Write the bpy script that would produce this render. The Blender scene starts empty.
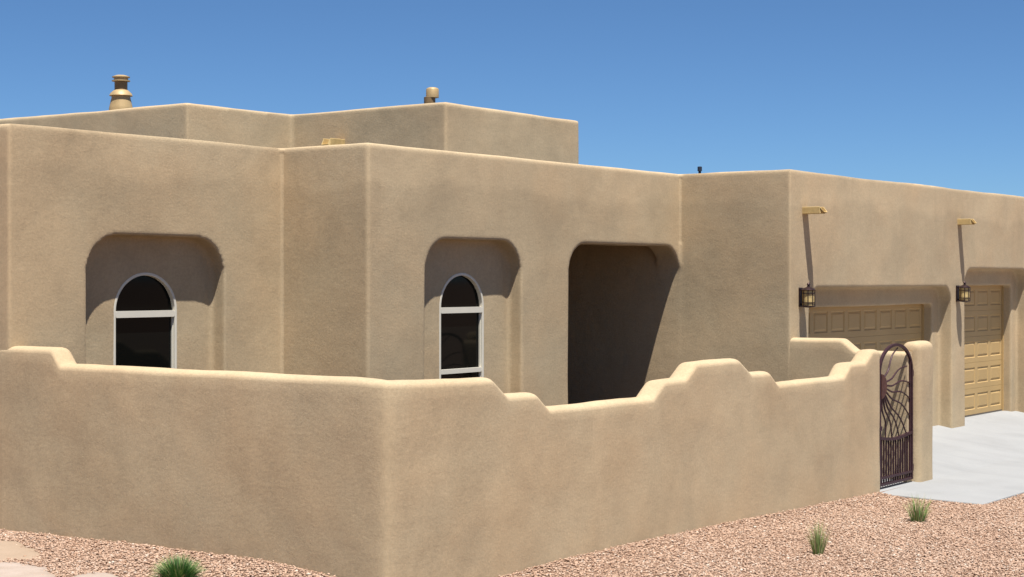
import bpy, bmesh, math, random
import numpy as np
from mathutils import Vector, Matrix, noise
rad = math.radians
S = bpy.context.scene

# ---------------------------------------------------------------- camera, light, exposure
cam_d = bpy.data.cameras.new('camera'); cam = bpy.data.objects.new('camera', cam_d)
S.collection.objects.link(cam); S.camera = cam
cam.location = (0, 0, 2.4); cam.rotation_euler = (rad(90), 0, 0)
cam_d.sensor_width = 36; cam_d.lens = 1689 / 1024 * 36
cam_d.shift_y = -8.5 / 1024
cam_d.clip_start = 0.1; cam_d.clip_end = 20000

# site axes: u runs along the front of the house, v into the lot, z up; origin at the wall's corner
AX = Vector((1218, 1689)).normalized()
THETA = math.atan2(AX.y, AX.x)
K = Vector((-1.026, 14.07, 0))
def W(u, v, z=0.0):
    return Vector((K.x + u * AX.x - v * AX.y, K.y + u * AX.y + v * AX.x, z))

TRAVEL = Vector((.70 * AX.x - 1.0 * AX.y, .70 * AX.y + 1.0 * AX.x, -3.45)).normalized()
sun_dir = -TRAVEL
elev = math.asin(sun_dir.z)
w = bpy.data.worlds.new('World'); S.world = w; w.use_nodes = True
nt = w.node_tree; nt.nodes.clear()
sky = nt.nodes.new('ShaderNodeTexSky'); sky.sky_type = 'NISHITA'; sky.sun_disc = False
sky.sun_elevation = elev; sky.sun_rotation = math.atan2(sun_dir.x, sun_dir.y)
sky.altitude = 1900; sky.air_density = 0.7; sky.dust_density = 1.8; sky.ozone_density = 9.6
bg = nt.nodes.new('ShaderNodeBackground'); bg.inputs['Strength'].default_value = 0.068
wo = nt.nodes.new('ShaderNodeOutputWorld')
tint = nt.nodes.new('ShaderNodeMix'); tint.data_type = 'RGBA'; tint.blend_type = 'MULTIPLY'; tint.inputs[0].default_value = 1
tint.inputs[7].default_value = (.92, 1.04, 1.02, 1)
nt.links.new(sky.outputs[0], tint.inputs[6]); nt.links.new(tint.outputs[2], bg.inputs[0]); nt.links.new(bg.outputs[0], wo.inputs[0])
sl = bpy.data.lights.new('sun', 'SUN'); sl.energy = 5.0; sl.angle = rad(0.53); sl.color = (1, .968, .925)
so = bpy.data.objects.new('sun', sl); S.collection.objects.link(so)
so.rotation_euler = TRAVEL.to_track_quat('-Z', 'Y').to_euler()
vs = S.view_settings
vs.view_transform = 'Standard'; vs.look = 'None'; vs.gamma = 1; vs.use_curve_mapping = False
vs.exposure = 0.75

# ---------------------------------------------------------------- materials
class NT:
    def __init__(s, name):
        s.m = bpy.data.materials.new(name); s.m.use_nodes = True
        s.t = s.m.node_tree; s.b = s.t.nodes['Principled BSDF']
        s.b.inputs['Specular IOR Level'].default_value = .25
    def n(s, typ, **kw):
        nd = s.t.nodes.new(typ)
        for k, v in kw.items():
            if k in nd.inputs: nd.inputs[k].default_value = v
            else: setattr(nd, k, v)
        return nd
    def l(s, a, b): s.t.links.new(a, b)
    def coord(s, scale=(1, 1, 1), kind='Object'):
        tc = s.n('ShaderNodeTexCoord'); mp = s.n('ShaderNodeMapping'); mp.inputs['Scale'].default_value = scale
        s.l(tc.outputs[kind], mp.inputs[0]); return mp.outputs[0]
    def noise(s, vec, scale, detail=4, rough=.55, dist=0):
        nd = s.n('ShaderNodeTexNoise'); nd.inputs['Scale'].default_value = scale
        nd.inputs['Detail'].default_value = detail; nd.inputs['Roughness'].default_value = rough
        nd.inputs['Distortion'].default_value = dist
        s.l(vec, nd.inputs['Vector']); return nd.outputs['Fac']
    def ramp(s, fac, stops):
        r = s.n('ShaderNodeValToRGB'); e = r.color_ramp.elements
        while len(e) < len(stops): e.new(.5)
        for el, (p, c) in zip(e, stops):
            el.position = p; el.color = (c, c, c, 1) if isinstance(c, (int, float)) else (*c, 1)
        s.l(fac, r.inputs[0]); return r.outputs[0]
    def mix(s, fac, a, b, mode='MIX'):
        x = s.n('ShaderNodeMix', data_type='RGBA', blend_type=mode)
        for sock, v in ((x.inputs[0], fac), (x.inputs[6], a), (x.inputs[7], b)):
            if isinstance(v, bpy.types.NodeSocket): s.l(v, sock)
            elif isinstance(v, (int, float)): sock.default_value = v if sock == x.inputs[0] else (v, v, v, 1)
            else: sock.default_value = (*v, 1)
        return x.outputs[2]
    def bump(s, h, strength, dist, prev=None):
        b = s.n('ShaderNodeBump'); b.inputs['Strength'].default_value = strength; b.inputs['Distance'].default_value = dist
        s.l(h, b.inputs['Height'])
        if prev: s.l(prev, b.inputs['Normal'])
        return b.outputs[0]
    def out(s, col, nor=None, rough=.9):
        if isinstance(col, bpy.types.NodeSocket): s.l(col, s.b.inputs['Base Color'])
        else: s.b.inputs['Base Color'].default_value = (*col, 1)
        s.b.inputs['Roughness'].default_value = rough
        if nor: s.l(nor, s.b.inputs['Normal'])
        return s.m

def stucco_mat(name='stucco', c=(.470, .361, .219), lift=None):
    s = NT(name); v = s.coord(); vt = s.coord((1, 1, .45)); s.b.inputs['Specular IOR Level'].default_value = .5
    k = lambda f: tuple(x * f for x in c)
    big = s.ramp(s.noise(v, .55, 5, .6, .4), [(.33, k(.88)), (.5, k(1.0)), (.68, k(1.06))])
    pat = s.ramp(s.noise(vt, 2.1, 6, .62, .8), [(.30, .925), (.5, 1.0), (.72, 1.035)])
    fine = s.ramp(s.noise(v, 34, 8, .82), [(.3, .83), (.52, 1.0), (.72, 1.14)])
    hue = s.mix(s.ramp(s.noise(v, .9, 3), [(.4, 0), (.65, 1)]), (1.0, 1.0, 1.0), (1.03, .985, .95))
    col = s.mix(1, s.mix(1, s.mix(1, big, pat, 'MULTIPLY'), fine, 'MULTIPLY'), hue, 'MULTIPLY')
    # thin trowel streaks
    st = s.ramp(s.noise(s.coord((1.2, 1.2, 5)), 1.3, 7, .72, 1.8), [(.44, 1.0), (.5, .95), (.56, 1.0)])
    col = s.mix(.8, col, st, 'MULTIPLY')
    if lift:   # wavering line where one day's plaster met the next
        xyz = s.n('ShaderNodeSeparateXYZ'); s.l(v, xyz.inputs[0])
        wv = s.n('ShaderNodeMath', operation='MULTIPLY_ADD'); s.l(s.noise(s.coord((1, 1, .3)), .8, 5, .6), wv.inputs[0]); wv.inputs[1].default_value = .7
        s.l(xyz.outputs[2], wv.inputs[2])
        mr = s.n('ShaderNodeMapRange'); s.l(wv.outputs[0], mr.inputs[0])
        mr.inputs[1].default_value = lift + .30; mr.inputs[2].default_value = lift + .42
        col = s.mix(1, col, s.ramp(mr.outputs[0], [(0, .925), (1, 1.05)]), 'MULTIPLY')
    n = s.bump(s.noise(v, 1.8, 4, .55), .4, .03)
    n = s.bump(s.noise(v, 40, 8, .85), .6, .0075, n)
    return s.out(col, n, .95)

def plain(name, c, rough=.6, metal=0, var=.12, scale=12, bump=.0):
    s = NT(name); v = s.coord()
    col = s.ramp(s.noise(v, scale, 4), [(.3, tuple(x * (1 - var) for x in c)), (.7, tuple(x * (1 + var) for x in c))])
    s.b.inputs['Metallic'].default_value = metal
    n = s.bump(s.noise(v, scale * 4, 4), bump, .004) if bump else None
    return s.out(col, n, rough)

def concrete_mat():
    s = NT('concrete'); v = s.coord()
    col = s.ramp(s.noise(v, .8, 5, .6, .5), [(.3, (.262, .262, .255)), (.5, (.288, .288, .281)), (.7, (.305, .305, .297))])
    st = s.ramp(s.noise(s.coord((.9, .25, 1)), 1.6, 7, .68, .8), [(.34, .94), (.52, 1.0)])
    fine = s.ramp(s.noise(v, 60, 4, .7), [(.3, .93), (.7, 1.04)])
    col = s.mix(1, s.mix(1, col, st, 'MULTIPLY'), fine, 'MULTIPLY')
    return s.out(col, s.bump(s.noise(v, 80, 4), .2, .004), .85)

def earth_mat():
    s = NT('gravel_ground'); v = s.coord()
    vo = s.n('ShaderNodeTexVoronoi'); vo.inputs['Scale'].default_value = 28; s.l(v, vo.inputs['Vector'])
    c1 = s.mix(vo.outputs['Color'], (.22, .13, .085), (.37, .25, .175))
    g = s.ramp(vo.outputs['Distance'], [(.0, 1.0), (.45, .85), (.8, .5)])
    col = s.mix(1, c1, g, 'MULTIPLY')
    big = s.ramp(s.noise(v, .3, 4), [(.35, .85), (.65, 1.1)])
    col = s.mix(1, col, big, 'MULTIPLY')
    return s.out(col, s.bump(vo.outputs['Distance'], -.6, .02), .95)

def dirt_mat(name, a, b):
    s = NT(name); v = s.coord()
    col = s.ramp(s.noise(v, 3.5, 7, .65), [(.3, a), (.7, b)])
    fine = s.ramp(s.noise(v, 90, 4, .7), [(.3, .88), (.7, 1.06)])
    return s.out(s.mix(1, col, fine, 'MULTIPLY'), s.bump(s.noise(v, 18, 6, .7), .5, .015), .95)

def stone_mat():
    s = NT('gravel_stone')
    at = s.n('ShaderNodeAttribute'); at.attribute_name = 'tint'
    col = s.ramp(at.outputs['Fac'], [(.0, (.20, .105, .062)), (.12, (.34, .208, .135)), (.36, (.405, .265, .182)),
                                     (.66, (.445, .302, .212)), (.86, (.48, .35, .258)), (1.0, (.56, .47, .38))])
    return s.out(col, None, .9)

def grass_mat():
    s = NT('grass_blade')
    at = s.n('ShaderNodeAttribute'); at.attribute_name = 'tint'
    col = s.ramp(at.outputs['Fac'], [(.0, (.035, .115, .032)), (.45, (.066, .18, .048)), (.75, (.23, .34, .085)),
                                     (.9, (.34, .33, .14)), (1.0, (.50, .42, .25))])
    s.b.inputs['Transmission Weight'].default_value = 0
    s.b.inputs['Specular IOR Level'].default_value = .3
    return s.out(col, None, .55)

def door_mat():
    s = NT('garage_door_paint'); v = s.coord((1, 1, 1))
    col = s.ramp(s.noise(v, 1.2, 4), [(.3, (.42, .282, .122)), (.7, (.47, .318, .14))])
    fine = s.ramp(s.noise(s.coord((2, 2, 40)), 8, 4), [(.3, .94), (.7, 1.04)])
    return s.out(s.mix(1, col, fine, 'MULTIPLY'), s.bump(s.noise(s.coord((3, 3, 60)), 8, 4), .12, .003), .55)

def glass_mat():
    s = NT('window_glass')
    s.b.inputs['Specular IOR Level'].default_value = .11
    n = s.bump(s.noise(s.coord(), 1.3, 2), .05, .01)
    return s.out((.004, .0045, .004), n, .04)

M = dict(stucco=stucco_mat(), house_stucco=stucco_mat('house_stucco', lift=3.52), concrete=concrete_mat(), earth=earth_mat(), stone=stone_mat(), grass=grass_mat(),
         sand=dirt_mat('sand', (.31, .225, .155), (.35, .26, .185)),
         low_bounce=dirt_mat('low_bounce_floor', (.045, .030, .020), (.085, .055, .036)),
         pale=dirt_mat('pale_caliche', (.33, .255, .20), (.40, .325, .27)),
         door=door_mat(), glass=glass_mat(),
         vinyl=plain('window_vinyl', (.63, .59, .49), .45, 0, .03, 5),
         iron=plain('gate_iron', (.046, .019, .024), .5, .2, .3, 14, .2),
         rust=plain('sun_plate', (.105, .045, .035), .55, .3, .3, 20, .3),
         bronze=plain('lantern_bronze', (.040, .022, .022), .4, .5, .3, 20),
         amber=plain('lantern_glass', (.46, .34, .15), .25, 0, .25, 14),
         flue=plain('flue_metal', (.42, .30, .15), .5, .15, .15, 6, .1),
         flue_dark=plain('flue_dark', (.21, .14, .07), .5, .1, .2, 6),
         gold=plain('canale_wood', (.47, .335, .145), .6, 0, .15, 9, .2),
         pipe=plain('vent_dark', (.03, .035, .05), .5, 0, .1, 6),
         seal=plain('door_seal', (.12, .10, .08), .7), roof=plain('low_bounce_roof', (.10, .095, .09), .9, 0, .1, 2))

# ---------------------------------------------------------------- object helpers
def link(o): S.collection.objects.link(o); return o
def obj(name, me, mat, parent=None, smooth=False):
    o = bpy.data.objects.new(name, me)
    if mat is not None: me.materials.append(M[mat])
    if parent is not None: o.parent = parent
    if smooth: me.shade_smooth() if hasattr(me, 'shade_smooth') else me.polygons.foreach_set('use_smooth', [True] * len(me.polygons))
    return link(o)
def bm_obj(name, bm, mat, parent=None, smooth=False, sharp=None):
    bmesh.ops.recalc_face_normals(bm, faces=bm.faces)
    me = bpy.data.meshes.new(name); bm.to_mesh(me); bm.free()
    if smooth:
        me.polygons.foreach_set('use_smooth', [True] * len(me.polygons))
        if sharp: me.set_sharp_from_angle(angle=rad(sharp))
    return obj(name, me, mat, parent)
def tag(o, label=None, cat=None, group=None, kind=None):
    for k, v in (('label', label), ('category', cat), ('group', group), ('kind', kind)):
        if v: o[k] = v
    return o
def empty(name, u, v, z):
    o = bpy.data.objects.new(name, None); o.location = W(u, v, z); o.rotation_euler.z = THETA
    o.empty_display_size = .3; return link(o)
def site(o):
    """mesh given in site coordinates (u, v, z)"""
    o.location = (K.x, K.y, 0); o.rotation_euler.z = THETA; return o
def box(bm, u0, u1, v0, v1, z0, z1):
    vs_ = [bm.verts.new(p) for p in ((u0, v0, z0), (u1, v0, z0), (u1, v1, z0), (u0, v1, z0),
                                     (u0, v0, z1), (u1, v0, z1), (u1, v1, z1), (u0, v1, z1))]
    for f in ((0, 3, 2, 1), (4, 5, 6, 7), (0, 1, 5, 4), (1, 2, 6, 5), (2, 3, 7, 6), (3, 0, 4, 7)):
        bm.faces.new([vs_[i] for i in f])
def prism_z(bm, pts, z0, z1):
    a = [bm.verts.new((x, y, z0)) for x, y in pts]; b = [bm.verts.new((x, y, z1)) for x, y in pts]
    bm.faces.new(a[::-1]); bm.faces.new(b)
    for i in range(len(pts)):
        j = (i + 1) % len(pts); bm.faces.new((a[i], a[j], b[j], b[i]))
def prism_v(bm, pts, v0, v1):
    """outline in the (u, z) plane pushed along v"""
    a = [bm.verts.new((x, v0, z)) for x, z in pts]; b = [bm.verts.new((x, v1, z)) for x, z in pts]
    bm.faces.new(a); bm.faces.new(b[::-1])
    for i in range(len(pts)):
        j = (i + 1) % len(pts); bm.faces.new((a[j], a[i], b[i], b[j]))
def arch_rect(u0, u1, z0, z1, r, n=10):
    p = [(u0, z0), (u1, z0)]
    p += [(u1 - r + r * math.cos(t), z1 - r + r * math.sin(t)) for t in np.linspace(0, math.pi / 2, n)]
    p += [(u0 + r + r * math.cos(t), z1 - r + r * math.sin(t)) for t in np.linspace(math.pi / 2, math.pi, n)]
    return p
def tube(bm, pts, r, n=8, square=False):
    pts = [Vector(p) for p in pts]; rings = []
    rr = r if hasattr(r, '__len__') else [r] * len(pts)
    up = Vector((0, 1, 0))
    for i, p in enumerate(pts):
        t = (pts[min(i + 1, len(pts) - 1)] - pts[max(i - 1, 0)]).normalized()
        ref = up if abs(t.dot(up)) < .95 else Vector((1, 0, 0))
        x = t.cross(ref).normalized(); y = t.cross(x).normalized()
        m = 4 if square else n; off = math.pi / 4 if square else 0; k = rr[i] * (1.414 if square else 1)
        rings.append([bm.verts.new(p + x * k * math.cos(off + 2 * math.pi * j / m) + y * k * math.sin(off + 2 * math.pi * j / m)) for j in range(m)])
    for a, b in zip(rings, rings[1:]):
        m = len(a)
        for j in range(m): bm.faces.new((a[j], a[(j + 1) % m], b[(j + 1) % m], b[j]))
    bm.faces.new(rings[0][::-1]); bm.faces.new(rings[-1])
def lathe(bm, prof, c=(0, 0, 0), n=28):
    rings = [[bm.verts.new((c[0] + r * math.cos(2 * math.pi * j / n), c[1] + r * math.sin(2 * math.pi * j / n), c[2] + z)) for j in range(n)] for r, z in prof]
    for a, b in zip(rings, rings[1:]):
        for j in range(n): bm.faces.new((a[j], a[(j + 1) % n], b[(j + 1) % n], b[j]))
    bm.faces.new(rings[0][::-1]); bm.faces.new(rings[-1])
def mesh_from(bm, name='cutter'):
    bmesh.ops.recalc_face_normals(bm, faces=bm.faces)
    me = bpy.data.meshes.new(name); bm.to_mesh(me); bm.free(); return me
def bake(me, steps):
    """run a stack of modifiers on a mesh and hand back the result; the helpers are deleted"""
    o = bpy.data.objects.new('tmp', me); link(o); tmp = [o]
    for st in steps:
        if st[0] == 'cut':
            c = bpy.data.objects.new('cut', st[1]); link(c); tmp.append(c)
            m = o.modifiers.new('b', 'BOOLEAN'); m.operation = 'DIFFERENCE'; m.object = c; m.solver = 'EXACT'
        elif st[0] == 'bevel':
            m = o.modifiers.new('v', 'BEVEL'); m.width = st[1]; m.segments = st[2]; m.limit_method = 'ANGLE'; m.angle_limit = rad(40)
        elif st[0] == 'remesh':
            m = o.modifiers.new('r', 'REMESH'); m.mode = 'VOXEL'; m.voxel_size = st[1]; m.use_smooth_shade = True
        elif st[0] == 'smooth':
            m = o.modifiers.new('s', 'SMOOTH'); m.factor = .5; m.iterations = st[1]
    dg = bpy.context.evaluated_depsgraph_get(); dg.update()
    res = bpy.data.meshes.new_from_object(o.evaluated_get(dg))
    for t in tmp: bpy.data.objects.remove(t)
    return res
def wobble(me, amp, scale, seed=0.0):
    """hand-trowelled unevenness: push the surface a few millimetres along its normals"""
    n = len(me.vertices); co = np.empty(n * 3); me.vertices.foreach_get('co', co); co = co.reshape(-1, 3)
    no = np.empty(n * 3); me.vertex_normals.foreach_get('vector', no); no = no.reshape(-1, 3)
    rng = np.random.default_rng(int(seed * 10) + 3); d = np.zeros(n)
    for s_, a in ((scale, 1.0), (scale * 2.3, .45), (scale * 5, .2)):
        for _ in range(5):
            k = rng.normal(size=3); k /= np.linalg.norm(k)
            d += a * np.sin(co @ k * s_ + rng.uniform(0, 6.28)) / 3
    co += no * (d * amp)[:, None]
    me.vertices.foreach_set('co', co.ravel()); me.update()

# ---------------------------------------------------------------- the ground
UG, VG, VJ, UC, VD = 11.15, 1.864, 3.677, 4.015, 5.033
def sm(t): t = min(1, max(0, t)); return t * t * (3 - 2 * t)
gx = [-4, 0, 1.45, 2.6, 5.2, 10, 14, 30]; gz = [-.14, -.22, -.335, -.31, -.335, -.45, -.47, -.52]
def ground_z(u, v):
    g = float(np.interp(u, gx, gz))
    t = sm((1.4 - v) / 1.9)
    z = -(.085 + .035 * sm((v - 2.5) / 2.5)) * (1 - t) + g * t
    if u > .2 and v > .2: z = -.10 if u < 9.5 else -.6
    elif u > 9.5 and v > -.3: z = -.6 if v > 0 and u > 9.9 else z
    if v < -3: z -= min(.35, .03 * (-v - 3))
    return z + .012 * noise.noise(Vector((u * .9, v * .9, 0)))
def make_ground():
    us = np.concatenate([[-3000, -600, -150, -50, -20, -12], np.arange(-8, 14, .35), [14, 16, 20, 30, 60, 160, 600, 3000]])
    vs_ = np.concatenate([[-3000, -600, -150, -50, -24, -14], np.arange(-9, 7, .35), [7, 9, 14, 25, 60, 160, 600, 3000]])
    us = np.unique(np.concatenate([us, [.12, .205, .24]])); vs_ = np.unique(np.concatenate([vs_, [0.0, .12, .205, .24]]))
    nu, nv = len(us), len(vs_)
    verts = [(u, v, ground_z(u, v) if abs(u) < 60 and abs(v) < 60 else -.6) for u in us for v in vs_]
    faces = [(i * nv + j, (i + 1) * nv + j, (i + 1) * nv + j + 1, i * nv + j + 1) for i in range(nu - 1) for j in range(nv - 1)]
    me = bpy.data.meshes.new('ground'); me.from_pydata(verts, [], faces)
    tag(site(obj('ground', me, 'earth', smooth=True)), kind='structure')
make_ground()

def drive_z(v, u=14):
    return float(np.interp(v, [-1.6, 0, VG, VG + .3, 3], [-.428, -.39, -.165, -.11, -.10]))
def make_driveway():
    bm = bmesh.new()
    us = [9.93, 10.4, 11.15, 12, 14, 17, 20, 26]; vs_ = [-1.42, -.9, -.4, 0, .5, 1, 1.5, VG, VG + .3, 2.5]
    top = {}
    for i, u in enumerate(us):
        for j, v in enumerate(vs_): top[i, j] = bm.verts.new((u, v, drive_z(v)))
    for i in range(len(us) - 1):
        for j in range(len(vs_) - 1): bm.faces.new((top[i, j], top[i + 1, j], top[i + 1, j + 1], top[i, j + 1]))
    g = bmesh.ops.extrude_face_region(bm, geom=list(bm.faces))
    for e in g['geom']:
        if isinstance(e, bmesh.types.BMVert): e.co.z -= .12
    o = site(bm_obj('driveway', bm, 'concrete')); tag(o, kind='structure')
    b = o.modifiers.new('b', 'BEVEL'); b.width = .012; b.segments = 2; b.angle_limit = rad(50)
make_driveway()
bm = bmesh.new(); prism_z(bm, [(.2, .2), (9.92, .2), (9.92, VG + .2), (UG, VG + 1.2), (UG, VJ + 4), (7.6, VJ + 4), (7.6, VJ + .1), (UC, VJ + .1), (UC, VD + .1), (.2, VD + .1)], -.2, -.035)  # unseen courtyard and porch floor, set dark to cut light bounced into the recesses
tag(site(bm_obj('courtyard_ground', bm, 'low_bounce')), kind='structure')

def patch(name, mat, pts, lift, dome):
    """low mound of loose soil lying on the ground"""
    c = np.mean(pts, axis=0); bm = bmesh.new(); rings = []
    n = 90; ang = np.linspace(0, 2 * math.pi, n, endpoint=False)
    P = [np.array(p) for p in pts]
    def outline(t):
        k = t * len(P); i = int(k) % len(P); f = k - int(k)
        p0, p1, p2, p3 = P[i - 1], P[i], P[(i + 1) % len(P)], P[(i + 2) % len(P)]
        return .5 * ((2 * p1) + (-p0 + p2) * f + (2 * p0 - 5 * p1 + 4 * p2 - p3) * f * f + (-p0 + 3 * p1 - 3 * p2 + p3) * f ** 3)
    for r in (1.0, .93, .8, .6, .3):
        ring = []
        for k in range(n):
            p = c + (outline(k / n) - c) * r * (1 + .16 * noise.noise(Vector((k * .55, r * .4, 5))) + .07 * noise.noise(Vector((k * 1.7, r, 9))))
            h = lift + dome * (1 - r ** 3) if r < 1 else -.03
            ring.append(bm.verts.new((p[0], p[1], ground_z(*p) + h + .006 * noise.noise(Vector((p[0] * 5, p[1] * 5, 1))))))
        rings.append(ring)
    for a, b in zip(rings, rings[1:]):
        for j in range(n): bm.faces.new((a[j], a[(j + 1) % n], b[(j + 1) % n], b[j]))
    bm.faces.new(rings[-1])
    return tag(site(bm_obj(name, bm, mat, smooth=True)), kind='structure')
def ground_uv(px, py, zz=-.07):
    d = 1689 * (2.4 - zz) / (py - 280); x = (px - 512) / 1689 * d
    q = Vector((x, d)) - K.xy; return (q.dot(AX), q.dot(Vector((-AX.y, AX.x))))
SAND = [ground_uv(*p) for p in ((-120, 538), (-40, 537), (15, 538.5), (30, 545), (42, 553), (28, 559), (-20, 560), (-120, 562))]
PALE = [ground_uv(*p) for p in ((-120, 563), (-20, 561.5), (14, 562), (40, 566), (52, 573), (60, 584), (10, 596), (-120, 600))]
PALE2 = [ground_uv(*p) for p in ((70, 578), (86, 573.5), (104, 572.5), (120, 576), (132, 584), (120, 600), (85, 603), (66, 592))]
patch('sand_patch', 'sand', SAND, .016, .008)
patch('bare_soil', 'pale', PALE, .018, .008)
patch('bare_soil', 'pale', PALE2, .018, .010)

# ---------------------------------------------------------------- the house
house = empty('adobe_house', 0, VD, -.1)
tag(house, 'flat-roofed tan stucco adobe house with rounded recesses and golden garage doors', 'house')
def hpart(o):
    """child of the house whose mesh is in site coordinates"""
    base = Vector((0, VD, -.1)); o.parent = house; o.location = -base; return o

PT = 3.985
def make_body():
    bm = bmesh.new()
    prism_z(bm, [(.05, VD), (UC, VD), (UC, VJ), (UG, VJ), (UG, VG), (24, VG), (24, 16.4), (.05, 16.4)], -.7, PT)
    steps = []
    def cut(f):
        b = bmesh.new(); f(b); steps.append(('cut', mesh_from(b)))
    # roof deck below the parapets
    cut(lambda b: prism_z(b, [(.37, VD + .32), (UC + .32, VD + .32), (UC + .32, VJ + .32), (UG + .32, VJ + .32), (UG + .32, VG + .32), (23.7, VG + .32), (23.7, 16.1), (.37, 16.1)], PT - .4, PT + 1))
    cut(lambda b: prism_v(b, arch_rect(1.04, 3.06, .25, 2.885, .43), VD - 1, VD + .215))
    cut(lambda b: prism_v(b, arch_rect(5.07, 7.07, .25, 2.90, .42), VJ - 1, VJ + .215))
    cut(lambda b: prism_v(b, arch_rect(8.18, UG - .004, -.05, 2.90, .40), VJ - 1, VJ + .45))
    cut(lambda b: box(b, 7.7, UG - .004, VJ + .40, VJ + 3.6, -.05, 2.985))
    cut(lambda b: prism_v(b, arch_rect(11.775, 17.345, -1, 2.288, .30), VG - 1, VG + .235))
    cut(lambda b: prism_v(b, arch_rect(17.975, 21.27, -1, 2.598, .30), VG - 1, VG + .235))
    cut(lambda b: box(b, 12.07, 17.052, VG, VG + .52, -1, 1.985))
    cut(lambda b: box(b, 18.25, 21.003, VG, VG + .52, -1, 2.296))
    steps.append(('remesh', .024)); steps.append(('smooth', 3))
    me = bake(mesh_from(bm, 'wall'), steps)
    co = np.empty(len(me.vertices) * 3); me.vertices.foreach_get('co', co); co = co.reshape(-1, 3)
    for cu, cv in ((UC, VD), (UG, VJ)):      # crisp inner corners
        du, dv = cu - co[:, 0], cv - co[:, 1]
        m = (du > .0005) & (dv > .0005) & (du < .16) & (dv < .16) & (co[:, 2] < PT - .04) & (co[:, 2] > 2.95)
        if cu == UC: m |= (du > .0005) & (dv > .0005) & (du < .16) & (dv < .16) & (co[:, 2] < PT - .04)
        a = m & (du < dv); b_ = m & ~(du < dv)
        co[a, 0] = cu; co[b_, 1] = cv
    me.vertices.foreach_set('co', co.ravel()); me.update()
    wobble(me, .0065, 2.6, 1)
    st = []
    for uc, hw, z0, zt, v in WIN:
        b = bmesh.new(); prism_v(b, win_outline(uc, hw - .004, z0, zt, 0), v - .5, v + .16); st.append(('cut', mesh_from(b)))
    me = bake(me, st)
    me.polygons.foreach_set('use_smooth', [True] * len(me.polygons)); me.set_sharp_from_angle(angle=rad(50))
    hpart(obj('wall', me, 'house_stucco'))

def win_outline(uc, hw, z0, zt, inset, n=28):
    """tall window: straight jambs, elliptical head springing at zt-0.43"""
    zs = zt - .43; a, h = hw - inset, .43 - inset
    return [(uc - a, z0 + inset), (uc + a, z0 + inset)] + [(uc + a * math.cos(t), zs + h * math.sin(t)) for t in np.linspace(0, math.pi, n)]
# (centre u, half width, sill z, head z, plane v of the niche's back)
WIN = [(2.057, .465, .75, 2.485, VD + .215), (6.07, .46, .75, 2.49, VJ + .215)]
make_body()

def make_window(i, uc, hw, z0, zt, v):
    f = bmesh.new(); oo = win_outline(uc, hw, z0, zt, 0); ii = win_outline(uc, hw, z0, zt, .034)
    v0, v1 = v - .006, v + .075
    def vv(p, y): return f.verts.new((p[0], y, p[1]))
    n = len(oo); A = [vv(p, v0) for p in oo]; B = [vv(p, v0) for p in ii]; C = [vv(p, v1) for p in ii]; D = [vv(p, v1) for p in oo]
    for k in range(n):
        j = (k + 1) % n
        f.faces.new((A[k], A[j], B[j], B[k])); f.faces.new((B[k], B[j], C[j], C[k])); f.faces.new((C[k], C[j], D[j], D[k])); f.faces.new((D[k], D[j], A[j], A[k]))
    fr = hpart(bm_obj('window', f, 'vinyl'))
    md = fr.modifiers.new('b', 'BEVEL'); md.width = .006; md.segments = 2; md.angle_limit = rad(50)
    def child(name, bm, mat):
        o = bm_obj(name, bm, mat, fr); return o
    a = hw - .032
    t = bmesh.new(); box(t, uc - a, uc + a, v0 + .002, v0 + .07, 1.985, 2.058); bmesh.ops.bevel(t, geom=list(t.edges), offset=.01, segments=2)
    child('transom', t, 'vinyl')
    if i == 1:
        t = bmesh.new(); box(t, uc - a, uc + a, v0 + .012, v0 + .07, 1.228, 1.285); bmesh.ops.bevel(t, geom=list(t.edges), offset=.008, segments=2)
        child('meeting_rail', t, 'vinyl')
    # slim sash stiles inside the frame
    t = bmesh.new()
    box(t, uc - a, uc - a + .012, v0 + .03, v0 + .07, z0 + .05, 1.985); child('sash_stile', t, 'vinyl')
    t = bmesh.new(); box(t, uc + a - .014, uc + a, v0 + .03, v0 + .07, z0 + .05, 1.985); child('sash_stile', t, 'vinyl')
    t = bmesh.new(); box(t, uc - a, uc + a, v0 + .052, v0 + .060, z0 + .04, 1.99); child('pane', t, 'glass')
    t = bmesh.new(); prism_v(t, [p for p in win_outline(uc, hw, 1.64, zt, .033)][2:], v0 + .052, v0 + .060); child('pane', t, 'glass')
for i, wd in enumerate(WIN): make_window(i, *wd)

# upper storey volume
def make_upper():
    bm = bmesh.new()
    prism_z(bm, [(6.50, 9.30), (8.635, 9.22), (8.635, 6.155), (12.17, 6.15), (12.17, 16), (6.5, 16)], PT - .5, 5.0)
    b = bmesh.new(); prism_z(b, [(6.82, 9.6), (8.95, 9.5), (8.95, 6.46), (11.87, 6.46), (11.87, 15.7), (6.82, 15.7)], 4.68, 6)
    me = bake(mesh_from(bm, 'upper_wall'), [('cut', mesh_from(b)), ('remesh', .03), ('smooth', 2)])
    wobble(me, .009, 2.0, 2)
    # the walls lean in a touch towards the parapet
    me.polygons.foreach_set('use_smooth', [True] * len(me.polygons))
    return hpart(obj('upper_wall', me, 'stucco'))
upper = make_upper()
b = bmesh.new(); prism_z(b, [(.34, VD + .29), (UC + .29, VD + .29), (UC + .29, VJ + .29), (UG + .29, VJ + .29), (UG + .29, VG + .29), (23.73, VG + .29), (23.73, 16.13), (.34, 16.13)], PT - .42, PT - .36)  # unseen dark roof sheet, added to cut sunlight bounced onto the upper walls
hpart(bm_obj('roof', b, 'roof'))
b = bmesh.new(); prism_z(b, [(6.80, 9.58), (8.93, 9.48), (8.93, 6.44), (11.87, 6.44), (11.87, 15.72), (6.80, 15.72)], 4.66, 4.71)  # second unseen dark sheet inside the upper parapet, added against bounced light
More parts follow.
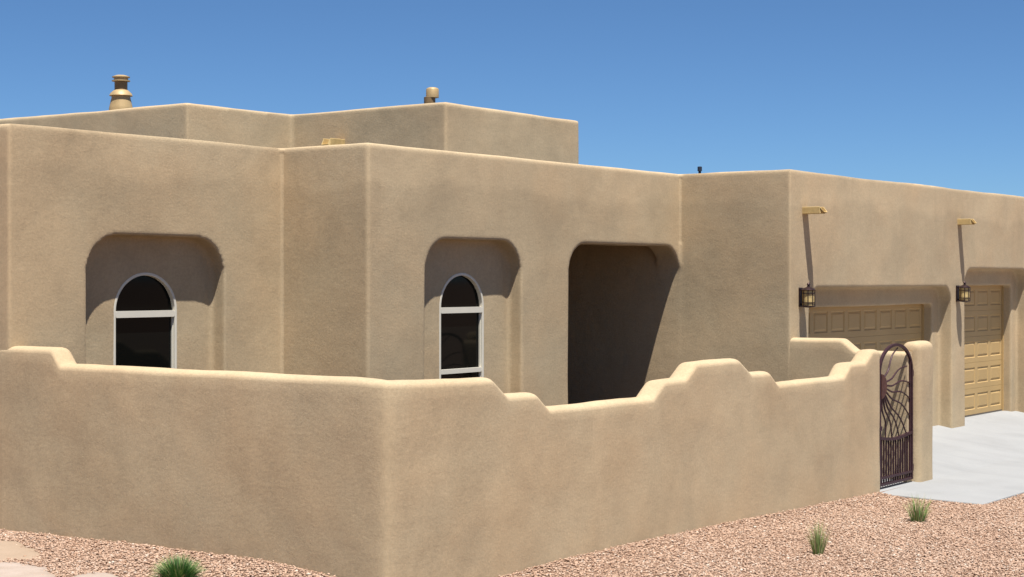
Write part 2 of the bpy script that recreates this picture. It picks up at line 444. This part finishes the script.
bm_obj('roof', b, 'roof', upper)

# chimney flue and roof vents
def flue():
    c = (7.09, 11.41, 0)
    b = bmesh.new(); lathe(b, [(.185, 4.6), (.185, 5.09), (.178, 5.12), (.150, 5.24), (.142, 5.285), (.142, 5.30)], c)
    base = hpart(bm_obj('chimney', b, 'flue', smooth=True, sharp=40))
    def sub(name, prof, mat='flue'):
        b = bmesh.new(); lathe(b, prof, c); return bm_obj(name, b, mat, base, smooth=True, sharp=40)
    sub('storm_collar', [(.178, 5.285), (.180, 5.29), (.165, 5.325), (.112, 5.375), (.104, 5.38)])
    sub('flue_pipe', [(.100, 5.37), (.100, 5.53)], 'flue_dark')
    sub('cap', [(.142, 5.515), (.142, 5.53), (.11, 5.535), (.11, 5.572), (.138, 5.575), (.138, 5.588), (.07, 5.612), (.01, 5.617)], 'flue')
flue()
def small_vent():
    c = (9.38, 7.05, 0)
    b = bmesh.new(); lathe(b, [(.088, 4.6), (.088, 5.19), (.08, 5.195)], c, 20)
    base = hpart(bm_obj('roof_vent', b, 'flue_dark', smooth=True, sharp=40))
    c2 = (9.41, 7.02, 0)
    b = bmesh.new(); lathe(b, [(.098, 5.185), (.098, 5.31), (.085, 5.33), (.05, 5.342), (.01, 5.346)], c2, 20)
    bm_obj('cap', b, 'flue', base, smooth=True, sharp=40)
    c3 = (15.47, 5.78, 0)
    b = bmesh.new(); lathe(b, [(.024, 3.5), (.024, 4.33), (.040, 4.335), (.040, 4.41), (.03, 4.415)], c3, 14)
    hpart(bm_obj('vent_pipe', b, 'pipe', smooth=True, sharp=40))
small_vent()

def canale(u, v, z, L=.36, along='v', wid=.17, h=.10):
    """U-shaped wooden roof spout running out of the wall, end cut on a slant"""
    bm = bmesh.new(); t = .028
    def prof(x):  # closed U
        k = wid / 2
        return [(-k, 0), (k, 0), (k, h), (k - t, h), (k - t, t), (-k + t, t), (-k + t, h), (-k, h)]
    r0, r1, r2 = [], [], []
    for a, b in prof(0):
        def P(d): return (u + a, v - d, z + b) if along == 'v' else (u - d, v + a, z + b)
        zz = b / h
        r0.append(bm.verts.new(P(-.25))); r1.append(bm.verts.new(P(L - .10 + .10 * (1 - abs(zz - .45) * 1.6))))
    n = 8
    for k in range(n): bm.faces.new((r0[k], r0[(k + 1) % n], r1[(k + 1) % n], r1[k]))
    bm.faces.new(r0[::-1]); bm.faces.new(r1)
    bmesh.ops.recalc_face_normals(bm, faces=bm.faces)
    o = hpart(bm_obj('canale', bm, 'gold'))
    md = o.modifiers.new('b', 'BEVEL'); md.width = .005; md.segments = 1
canale(11.62, VG, 3.36); canale(17.70, VG, 3.365, .32); canale(8.635, 8.20, 4.43, .40, 'u', .17, .12)

# garage doors
def panel_face(bm, u0, u1, z0, z1, cols, v, pu, pz):
    """one door section: flat face with a row of raised panels"""
    W_ = (u1 - u0) / cols
    def ring(r0, r1):
        for k in range(4): bm.faces.new((r0[k], r0[(k + 1) % 4], r1[(k + 1) % 4], r1[k]))
    for c in range(cols):
        a, b = u0 + c * W_, u0 + (c + 1) * W_
        def rect(iu, iz, d): return [bm.verts.new(p) for p in ((a + iu, v + d, z0 + iz), (b - iu, v + d, z0 + iz), (b - iu, v + d, z1 - iz), (a + iu, v + d, z1 - iz))]
        R = [rect(0, 0, 0), rect(pu, pz, 0), rect(pu + .014, pz + .014, .014), rect(pu + .026, pz + .026, .014), rect(pu + .055, pz + .055, .001)]
        for x, y in zip(R, R[1:]): ring(x, y)
        bm.faces.new(R[-1])
def garage_door(u0, u1, z0, z1, rows, cols, v):
    root = None
    H_ = (z1 - z0) / rows
    b = bmesh.new(); box(b, u0 - .03, u1 + .03, v + .035, v + .06, z0, z1 + .05)
    root = hpart(bm_obj('garage_door', b, 'door'))
    for r in range(rows):
        b = bmesh.new(); a, c = z0 + r * H_ + .0015, z0 + (r + 1) * H_ - .0015
        panel_face(b, u0, u1, a, c, cols, v, .062, .095 if rows == 4 else .09)
        # section edges returned to the back sheet
        for (x0, x1, y0, y1) in ((u0, u1, a, a), (u0, u1, c, c)):
            b.faces.new([b.verts.new(p) for p in ((x0, v, y0), (x1, v, y1), (x1, v + .034, y1), (x0, v + .034, y0))])
        me = bpy.data.meshes.new('section'); bmesh.ops.remove_doubles(b, verts=b.verts, dist=.0005)
        bm_obj('section', b, 'door', root)
    b = bmesh.new(); box(b, u0, u1, v - .004, v + .03, z0 - .03, z0 - .001); bm_obj('bottom_seal', b, 'seal', root)
    # trim boards round the opening
    b = bmesh.new(); box(b, u0 - .028, u0 + .012, v - .03, v - .004, z0 - .03, z1 + .03); box(b, u1 - .012, u1 + .028, v - .03, v - .004, z0 - .03, z1 + .03)
    box(b, u0 + .012, u1 - .012, v - .03, v - .004, z1 - .03, z1 + .03)
    bm_obj('trim', b, 'door', root)
garage_door(12.09, 17.035, -.08, 2.01, 4, 8, VG + .41)
garage_door(18.27, 20.985, -.08, 2.31, 5, 4, VG + .41)

# ---------------------------------------------------------------- courtyard walls
def fillet_top(kn, step=.022):
    """knots (s, z) of the cap line -> densely sampled and softened"""
    s0, s1 = kn[0][0], kn[-1][0]; n = int((s1 - s0) / step) + 1
    s = np.linspace(s0, s1, n); z = np.interp(s, [k[0] for k in kn], [k[1] for k in kn])
    ker = np.hanning(5); ker /= ker.sum()
    z2 = np.convolve(np.pad(z, 2, mode='edge'), ker, 'valid')
    return s, z2
def wall_mesh(path, half, base_z, s, z, end_round=(False, True), seed=1, rcap=.068):
    """path(s) -> centre point and tangent in (u, v)"""
    L0, L1 = s[0], s[-1]; verts = []; faces = []
    S_, Z_ = list(s), list(z)
    extra = [L1 - .10 * x for x in (.05, .15, .3, .5)] if end_round[1] else []
    if extra:
        S_ += extra; Z_ += [float(np.interp(e, s, z)) for e in extra]
        o = np.argsort(S_); S_ = [S_[i] for i in o]; Z_ = [Z_[i] for i in o]
    nz = 22; na = 11
    for si, zi in zip(S_, Z_):
        k = 1.0
        if end_round[1]:
            d = L1 - si
            if d < .10: k = math.sqrt(max(0.0, 1 - ((.10 - d) / .10) ** 2))
            k = max(k, .02)
        hw = half * (.35 + .65 * k) if end_round[1] else half
        hw = hw if k > .03 else half * .30
        zt = zi - .05 * (1 - k)
        row = []
        for j in range(nz): row.append((hw, base_z + (zt - rcap - base_z) * j / nz))
        for a in np.linspace(0, math.pi, na):
            row.append((hw * math.copysign(abs(math.cos(a)) ** .8, math.cos(a)), zt - rcap + rcap * math.sin(a) ** .85 if 0 < a < math.pi else zt - rcap))
        for j in range(nz - 1, -1, -1): row.append((-hw, base_z + (zt - rcap - base_z) * j / nz))
        for o_, zz in row:
            q, nrm = path(si, o_)
            d = .008 * noise.noise(Vector((q.x * 1.3 + seed, q.y * 1.3, zz * 1.3))) + .003 * noise.noise(Vector((q.x * 4 + seed, q.y * 4, zz * 4)))
            q = q + nrm * math.copysign(1, o_ if o_ else 1) * d
            verts.append((q.x, q.y, zz + (d if zz > zt - .12 else 0)))
    m = 2 * nz + na
    for i in range(len(S_) - 1):
        for j in range(m - 1): faces.append((i * m + j, i * m + j + 1, (i + 1) * m + j + 1, (i + 1) * m + j))
    faces.append(tuple(range(m - 1, -1, -1))); faces.append(tuple((len(S_) - 1) * m + j for j in range(m)))
    me = bpy.data.meshes.new('wall'); me.from_pydata(verts, [], faces); me.update()
    bm = bmesh.new(); bm.from_mesh(me); bmesh.ops.recalc_face_normals(bm, faces=bm.faces); bm.to_mesh(me); bm.free()
    me.polygons.foreach_set('use_smooth', [True] * len(me.polygons)); me.set_sharp_from_angle(angle=rad(70))
    return me
HALF = .125
V_START, U_END = VD + .60, 10.10
def smax(p, q, k=.13): return (p + q + math.sqrt((p - q) ** 2 + k * k)) / 2
def front_plan(s, o):
    """plan position of the wall face at offset o (outer +HALF .. inner -HALF), mitred softly at the corner"""
    t = s - V_START; q = HALF - o; v = -t
    x, y = smax(q, t) - .010, smax(q, -t)
    x += (.05 * sm((v - .5) / 2.5) + .06 * sm((v - VD - .08) / .45)) if t < 0 else 0
    return Vector((x, y)), (Vector((-1, 0)) if t < 0 else Vector((0, -1)))
sv = lambda v: V_START - v
su = lambda u: V_START + u
D_ = -.085; A_ = .10      # descending and climbing flanks of the cap
knots = [(0, 1.735), (sv(4.37), 1.735), (sv(4.25), 1.575), (sv(.5), 1.568), (su(.6), 1.535), (su(1.57 + D_), 1.517), (su(1.80 + D_), 1.348), (su(2.26 + D_), 1.340),
         (su(2.47 + D_), 1.187), (su(4.19 + A_), 1.187), (su(4.41 + A_), 1.345), (su(4.86 + A_), 1.352), (su(5.10 + A_), 1.510), (su(6.26 + D_), 1.513), (su(6.56 + D_), 1.348), (su(7.0 + D_), 1.338),
         (su(7.22 + D_), 1.187), (su(8.84 + A_), 1.189), (su(9.04 + A_), 1.342), (su(9.50 + A_), 1.350), (su(9.74 + A_), 1.492), (su(U_END), 1.492)]
s_, z_ = fillet_top(knots)
cw = obj('courtyard_wall', wall_mesh(front_plan, HALF, -.75, s_, z_), 'stucco'); site(cw)
tag(cw, 'long low tan stucco wall with stepped rounded top curving round the front corner', 'wall')

# return wall and the gate's pillar
rw = empty('courtyard_wall', UG + .12, 1.0, -.4)
tag(rw, 'short stucco return wall from garage corner ending in the rounded pillar right of the gate', 'wall')
def rchild(o): o.parent = rw; o.location = -Vector((UG + .12, 1.0, -.4)); return o
knots = [(0, 1.575), (.99, 1.575), (1.19, 1.422), (2.02, 1.412), (2.30, 1.412)]
s_, z_ = fillet_top(knots)
def ret_path(s, o):
    return Vector((UG + .125 + .002 - o, VG + .20 - s)), Vector((-1, 0))
rchild(obj('return_wall', wall_mesh(ret_path, .125, -.75, s_[(s_ > .17) & (s_ < 1.98)], z_[(s_ > .17) & (s_ < 1.98)], (False, False), 7), 'stucco'))
bm = bmesh.new(); box(bm, 11.33, 11.885, -.01, .27, -.75, 1.545)
me = bake(mesh_from(bm, 'pillar'), [('bevel', .095, 5), ('remesh', .022), ('smooth', 4)])
wobble(me, .006, 4, 3); me.polygons.foreach_set('use_smooth', [True] * len(me.polygons))
rchild(obj('pillar', me, 'stucco'))

# ---------------------------------------------------------------- the gate
GU0, GU1, GV = 10.18, 11.30, .085
gate = empty('garden_gate', GU1, GV, -.37)
tag(gate, 'arched dark wrought-iron gate with a half sun and wavy rays between stucco wall and pillar', 'gate')
def gpart(name, bm, mat='iron', smooth=True):
    o = bm_obj(name, bm, mat, gate, smooth=smooth, sharp=40); o.location = -Vector((GU1, GV, -.37)); return o
gc, gr = (GU0 + GU1) / 2, (GU1 - GU0) / 2
ZS = 1.17; ZA = 1.525
def arch_pt(t, k=1.0): return (gc + (gr - .02) * k * math.cos(t), GV, ZS + (ZA - ZS) * k * math.sin(t))
b = bmesh.new()
tube(b, [(GU1 - .02, GV, -.34)] + [arch_pt(t) for t in np.linspace(0, math.pi, 22)] + [(GU0 + .02, GV, -.34)], .018, square=True)
gpart('frame', b, smooth=False)
b = bmesh.new(); tube(b, [(GU1 - .072, GV, -.30), (GU1 - .072, GV, 1.30)], .012, square=True); gpart('inner_stile', b, smooth=False)
def rail_z(u): x = (u - GU0) / (GU1 - GU0); return .305 - .045 * math.sin(math.pi * min(1, x * 1.05)) - .0 * x
b = bmesh.new(); tube(b, [(u, GV, rail_z(u)) for u in np.linspace(GU0 + .03, GU1 - .03, 16)], .019, square=True); gpart('middle_rail', b, smooth=False)
for zz in (-.325, -.235):
    b = bmesh.new(); tube(b, [(GU0 + .03, GV, zz), (GU1 - .03, GV, zz)], .016, square=True); gpart('bottom_rail', b, smooth=False)
NP = 13
for k in range(NP):
    u = GU0 + .085 + (GU1 - GU0 - .17) * k / (NP - 1)
    b = bmesh.new(); tube(b, [(u, GV, -.325), (u, GV, rail_z(u))], .0095, square=True); gpart('picket', b, smooth=False)
# sun: half disc fixed to the left stile
sc = Vector((GU0 + .045, GV - .012, .985))
b = bmesh.new(); pts = [(sc.x + .17 * math.cos(t), sc.z + .165 * math.sin(t)) for t in np.linspace(-math.pi / 2, math.pi / 2, 16)]
prism_v(b, pts, sc.y - .012, sc.y + .012); bmesh.ops.bevel(b, geom=list(b.edges), offset=.004, segments=1)
gpart('sun_disc', b, 'rust', smooth=False)
rays = [(10.70, 1.50), (11.03, 1.24), (11.13, 1.01), (11.13, .80), (11.13, .56), (11.06, .285), (10.80, .265), (10.55, .268), (10.33, .28)]
for k, (ru, rz) in enumerate(rays):
    ru += .09
    e = Vector((ru, GV, rz)); d = e - Vector((sc.x, GV, sc.z)); L = d.length; d.normalize()
    p0 = Vector((sc.x, GV, sc.z)) + Vector((d.x * .155, 0, d.z * .15)); n_ = Vector((-d.z, 0, d.x)); LL = (e - p0).length
    amp = .024 * (1 + .5 * d.z ** 2); ph = -1
    pts = [p0 + (e - p0) * t + n_ * ph * amp * math.sin(t * 2 * math.pi * (1.15 if LL > .5 else 1)) * min(1, 3 * t) for t in np.linspace(0, 1, 20)]
    b = bmesh.new(); tube(b, pts, [.014 - .005 * t for t in np.linspace(0, 1, 20)], 6); gpart('sun_ray', b)
for zz in (1.12, -.18):
    b = bmesh.new(); lathe(b, [(.006, -.05), (.018, -.045), (.018, .045), (.006, .05)], (GU1 + .012, GV, zz), 12)
    box(b, GU1 - .02, GU1 + .055, GV - .012, GV + .012, zz - .022, zz + .022); gpart('hinge', b)
b = bmesh.new(); box(b, GU0 - .03, GU0 + .05, GV - .03, GV + .03, .40, .46); bmesh.ops.bevel(b, geom=list(b.edges), offset=.006, segments=1); gpart('latch', b)

# ---------------------------------------------------------------- wall lanterns
def lantern(u, z, label):
    r = empty('wall_lantern', u, VG, z); tag(r, label, 'lantern', 'lanterns beside the garage doors')
    R = .092; cy = -.135
    def p(name, bm, mat, sm_=True): return bm_obj(name, bm, mat, r, smooth=sm_, sharp=40)
    b = bmesh.new(); box(b, -.055, .055, -.022, .01, -.14, .14); bmesh.ops.bevel(b, geom=list(b.edges), offset=.008, segments=2); p('back_plate', b, 'bronze', False)
    b = bmesh.new(); tube(b, [(0, -.01, .09), (0, -.06, .125), (0, cy, .145)], .012); p('arm', b, 'bronze')
    b = bmesh.new(); tube(b, [(0, -.01, -.10), (0, cy, -.125)], .011); p('arm', b, 'bronze')
    b = bmesh.new(); lathe(b, [(R + .012, .098), (R + .014, .106), (R - .01, .125), (.05, .142), (.022, .152), (.018, .175), (.026, .185), (.02, .2), (.006, .212)], (0, cy, 0), 20); p('cap', b, 'bronze')
    b = bmesh.new(); lathe(b, [(R - .006, -.118), (R - .006, .098)], (0, cy, 0), 24); p('glass', b, 'amber')
    b = bmesh.new(); lathe(b, [(.02, -.15), (R - .01, -.14), (R + .008, -.132), (R + .008, -.118), (R - .004, -.117)], (0, cy, 0), 20); p('base', b, 'bronze')
    c = bmesh.new()
    for k in range(8):
        a = 2 * math.pi * (k + .5) / 8; x, y = R * math.cos(a), cy + R * math.sin(a)
        tube(c, [(x, y, -.12), (x, y, .1)], .006, 6)
    for zz in (.055, -.075):
        tube(c, [(R * math.cos(a), cy + R * math.sin(a), zz) for a in np.linspace(0, 2 * math.pi, 25)], .005, 6)
    p('cage', c, 'bronze')
lantern(11.47, 2.15, 'round bronze and amber lantern left of the wide garage door')
lantern(17.60, 2.165, 'round bronze and amber lantern on the pier between the two garage doors')

# ---------------------------------------------------------------- grass clumps
def grass(name, label, u, v, n, R, h, spread, seed, dry, base=0.0):
    rng = random.Random(seed); vs_, fs, tint = [], [], []
    for i in range(n):
        a = rng.uniform(0, 2 * math.pi); r = R * math.sqrt(rng.random())
        bx, by = r * math.cos(a) * .55, r * math.sin(a) * .55
        lean = spread * (r / R) * rng.uniform(.6, 1.25) + rng.uniform(-.08, .08)
        da = a + rng.uniform(-.5, .5); L = h * rng.uniform(.6, 1.05) * (1 - .18 * (r / R) ** 2)
        wd = rng.uniform(.0022, .0040); side = Vector((-math.sin(da + rng.uniform(-1, 1)), math.cos(da), 0)) * wd
        p = Vector((bx, by, -.02)); d0 = len(vs_); isdry = rng.random() < dry
        t0 = rng.uniform(.8, 1.0) if isdry else rng.uniform(base, .62)
        ang = lean * .35
        for k in range(5):
            f = k / 4; wk = side * (1 - f ** 1.6 * .93)
            vs_ += [p - wk, p + wk]; tint += [min(1, t0 + .22 * f)] * 2
            ang += lean * .28
            p = p + Vector((math.cos(da) * math.sin(ang), math.sin(da) * math.sin(ang), math.cos(ang))) * L / 4
        for k in range(4): fs.append((d0 + 2 * k, d0 + 2 * k + 1, d0 + 2 * k + 3, d0 + 2 * k + 2))
    me = bpy.data.meshes.new(name); me.from_pydata([tuple(x) for x in vs_], [], fs)
    at = me.attributes.new('tint', 'FLOAT', 'POINT'); at.data.foreach_set('value', tint)
    me.polygons.foreach_set('use_smooth', [True] * len(me.polygons))
    o = obj(name, me, 'grass'); o.location = W(u, v, ground_z(u, v)); tag(o, label, 'grass clump', 'grass clumps in the gravel')
grass('grass_clump', 'dense round deep-green grass clump before the left part of the wall', *ground_uv(178, 584, -.10), 2000, .145, .27, 1.05, 1, .10)
grass('grass_clump', 'small thin yellow-green grass tuft alone in gravel below the gate-side wall', *ground_uv(818, 552, -.30), 150, .085, .40, .42, 2, .42, .5)
grass('grass_clump', 'upright green grass tuft with dry tips beside the pale concrete driveway edge', *ground_uv(918, 526, -.44), 230, .125, .38, .55, 3, .34, .42)

# ---------------------------------------------------------------- gravel
def inside(poly, x, y):
    c = np.zeros(len(x), bool); n = len(poly)
    for i in range(n):
        x1, y1 = poly[i]; x2, y2 = poly[(i + 1) % n]
        c ^= ((y1 > y) != (y2 > y)) & (x < (x2 - x1) * (y - y1) / (y2 - y1 + 1e-12) + x1)
    return c
def make_gravel():
    rng = np.random.default_rng(11)
    U0, U1, V0, V1 = -4.5, 14.5, -7.5, 6.5; dens = 2300
    N = int((U1 - U0) * (V1 - V0) * dens)
    u = rng.uniform(U0, U1, N); v = rng.uniform(V0, V1, N)
    x = K.x + u * AX.x - v * AX.y; y = K.y + u * AX.y + v * AX.x
    px = 512 + 1689 * x / y; py = 280 + 1689 * 2.75 / y
    keep = (y > 12.2) & (px > -110) & (px < 1160) & (py < 660)
    keep &= ~((u > -.02) & (v > -.02)) & ~((u > 9.95) & (v > -1.40)) 
    for q in (SAND, PALE, PALE2):
        qc = np.mean(q, axis=0); core = [(qc[0] + (a - qc[0]) * .8, qc[1] + (b - qc[1]) * .8) for a, b in q]
        keep &= ~(inside(q, u, v) & (rng.random(N) < .72)); keep &= ~(inside(core, u, v) & (rng.random(N) < .93))
    u, v = u[keep], v[keep]; N = len(u)
    z = np.array([ground_z(a, b) for a, b in zip(u, v)])
    phi = (1 + 5 ** .5) / 2
    ico = np.array([(-1, phi, 0), (1, phi, 0), (-1, -phi, 0), (1, -phi, 0), (0, -1, phi), (0, 1, phi), (0, -1, -phi), (0, 1, -phi), (phi, 0, -1), (phi, 0, 1), (-phi, 0, -1), (-phi, 0, 1)]) / 1.902
    fc = np.array([(0, 11, 5), (0, 5, 1), (0, 1, 7), (0, 7, 10), (0, 10, 11), (1, 5, 9), (5, 11, 4), (11, 10, 2), (10, 7, 6), (7, 1, 8), (3, 9, 4), (3, 4, 2), (3, 2, 6), (3, 6, 8), (3, 8, 9), (4, 9, 5), (2, 4, 11), (6, 2, 10), (8, 6, 7), (9, 8, 1)])
    r = .0065 + .0140 * rng.beta(1.8, 3.2, N)
    sc_ = np.stack([r * rng.uniform(.8, 1.45, N), r * rng.uniform(.7, 1.1, N), r * rng.uniform(.5, .85, N)], 1)
    V = ico[None] * sc_[:, None] * rng.uniform(.72, 1.25, (N, 12, 1))
    q = rng.normal(size=(N, 4)); q /= np.linalg.norm(q, axis=1)[:, None]; a, b, c, d = q.T
    R = np.stack([1 - 2 * (c * c + d * d), 2 * (b * c - a * d), 2 * (b * d + a * c), 2 * (b * c + a * d), 1 - 2 * (b * b + d * d), 2 * (c * d - a * b), 2 * (b * d - a * c), 2 * (c * d + a * b), 1 - 2 * (b * b + c * c)], 1).reshape(N, 3, 3)
    V = np.einsum('nij,nkj->nki', R, V); V[:, :, 2] *= .55
    V += np.stack([u, v, z + r * rng.uniform(.1, .9, N) + .012 * rng.random(N)], 1)[:, None]
    F = fc[None] + (np.arange(N) * 12)[:, None, None]
    me = bpy.data.meshes.new('gravel'); me.vertices.add(N * 12); me.vertices.foreach_set('co', V.ravel())
    nf = N * 20; me.loops.add(nf * 3); me.polygons.add(nf)
    me.loops.foreach_set('vertex_index', F.ravel().astype(np.int32)); me.polygons.foreach_set('loop_start', np.arange(nf, dtype=np.int32) * 3)
    me.update(calc_edges=True)
    patchy = .06 * np.sin(u * 1.7 + 1.3 * np.sin(v * 1.1)) * np.sin(v * 2.1 + .7)
    t = np.clip(rng.beta(2.2, 2.0, N) + patchy + (rng.random(N) < .02) * .5, 0, 1)
    at = me.attributes.new('tint', 'FLOAT', 'POINT'); at.data.foreach_set('value', np.repeat(t, 12))
    tag(site(obj('gravel', me, 'stone')), 'pinkish tan crushed gravel spread over the yard', 'gravel', kind='stuff')
    print('stones', N)
make_gravel()
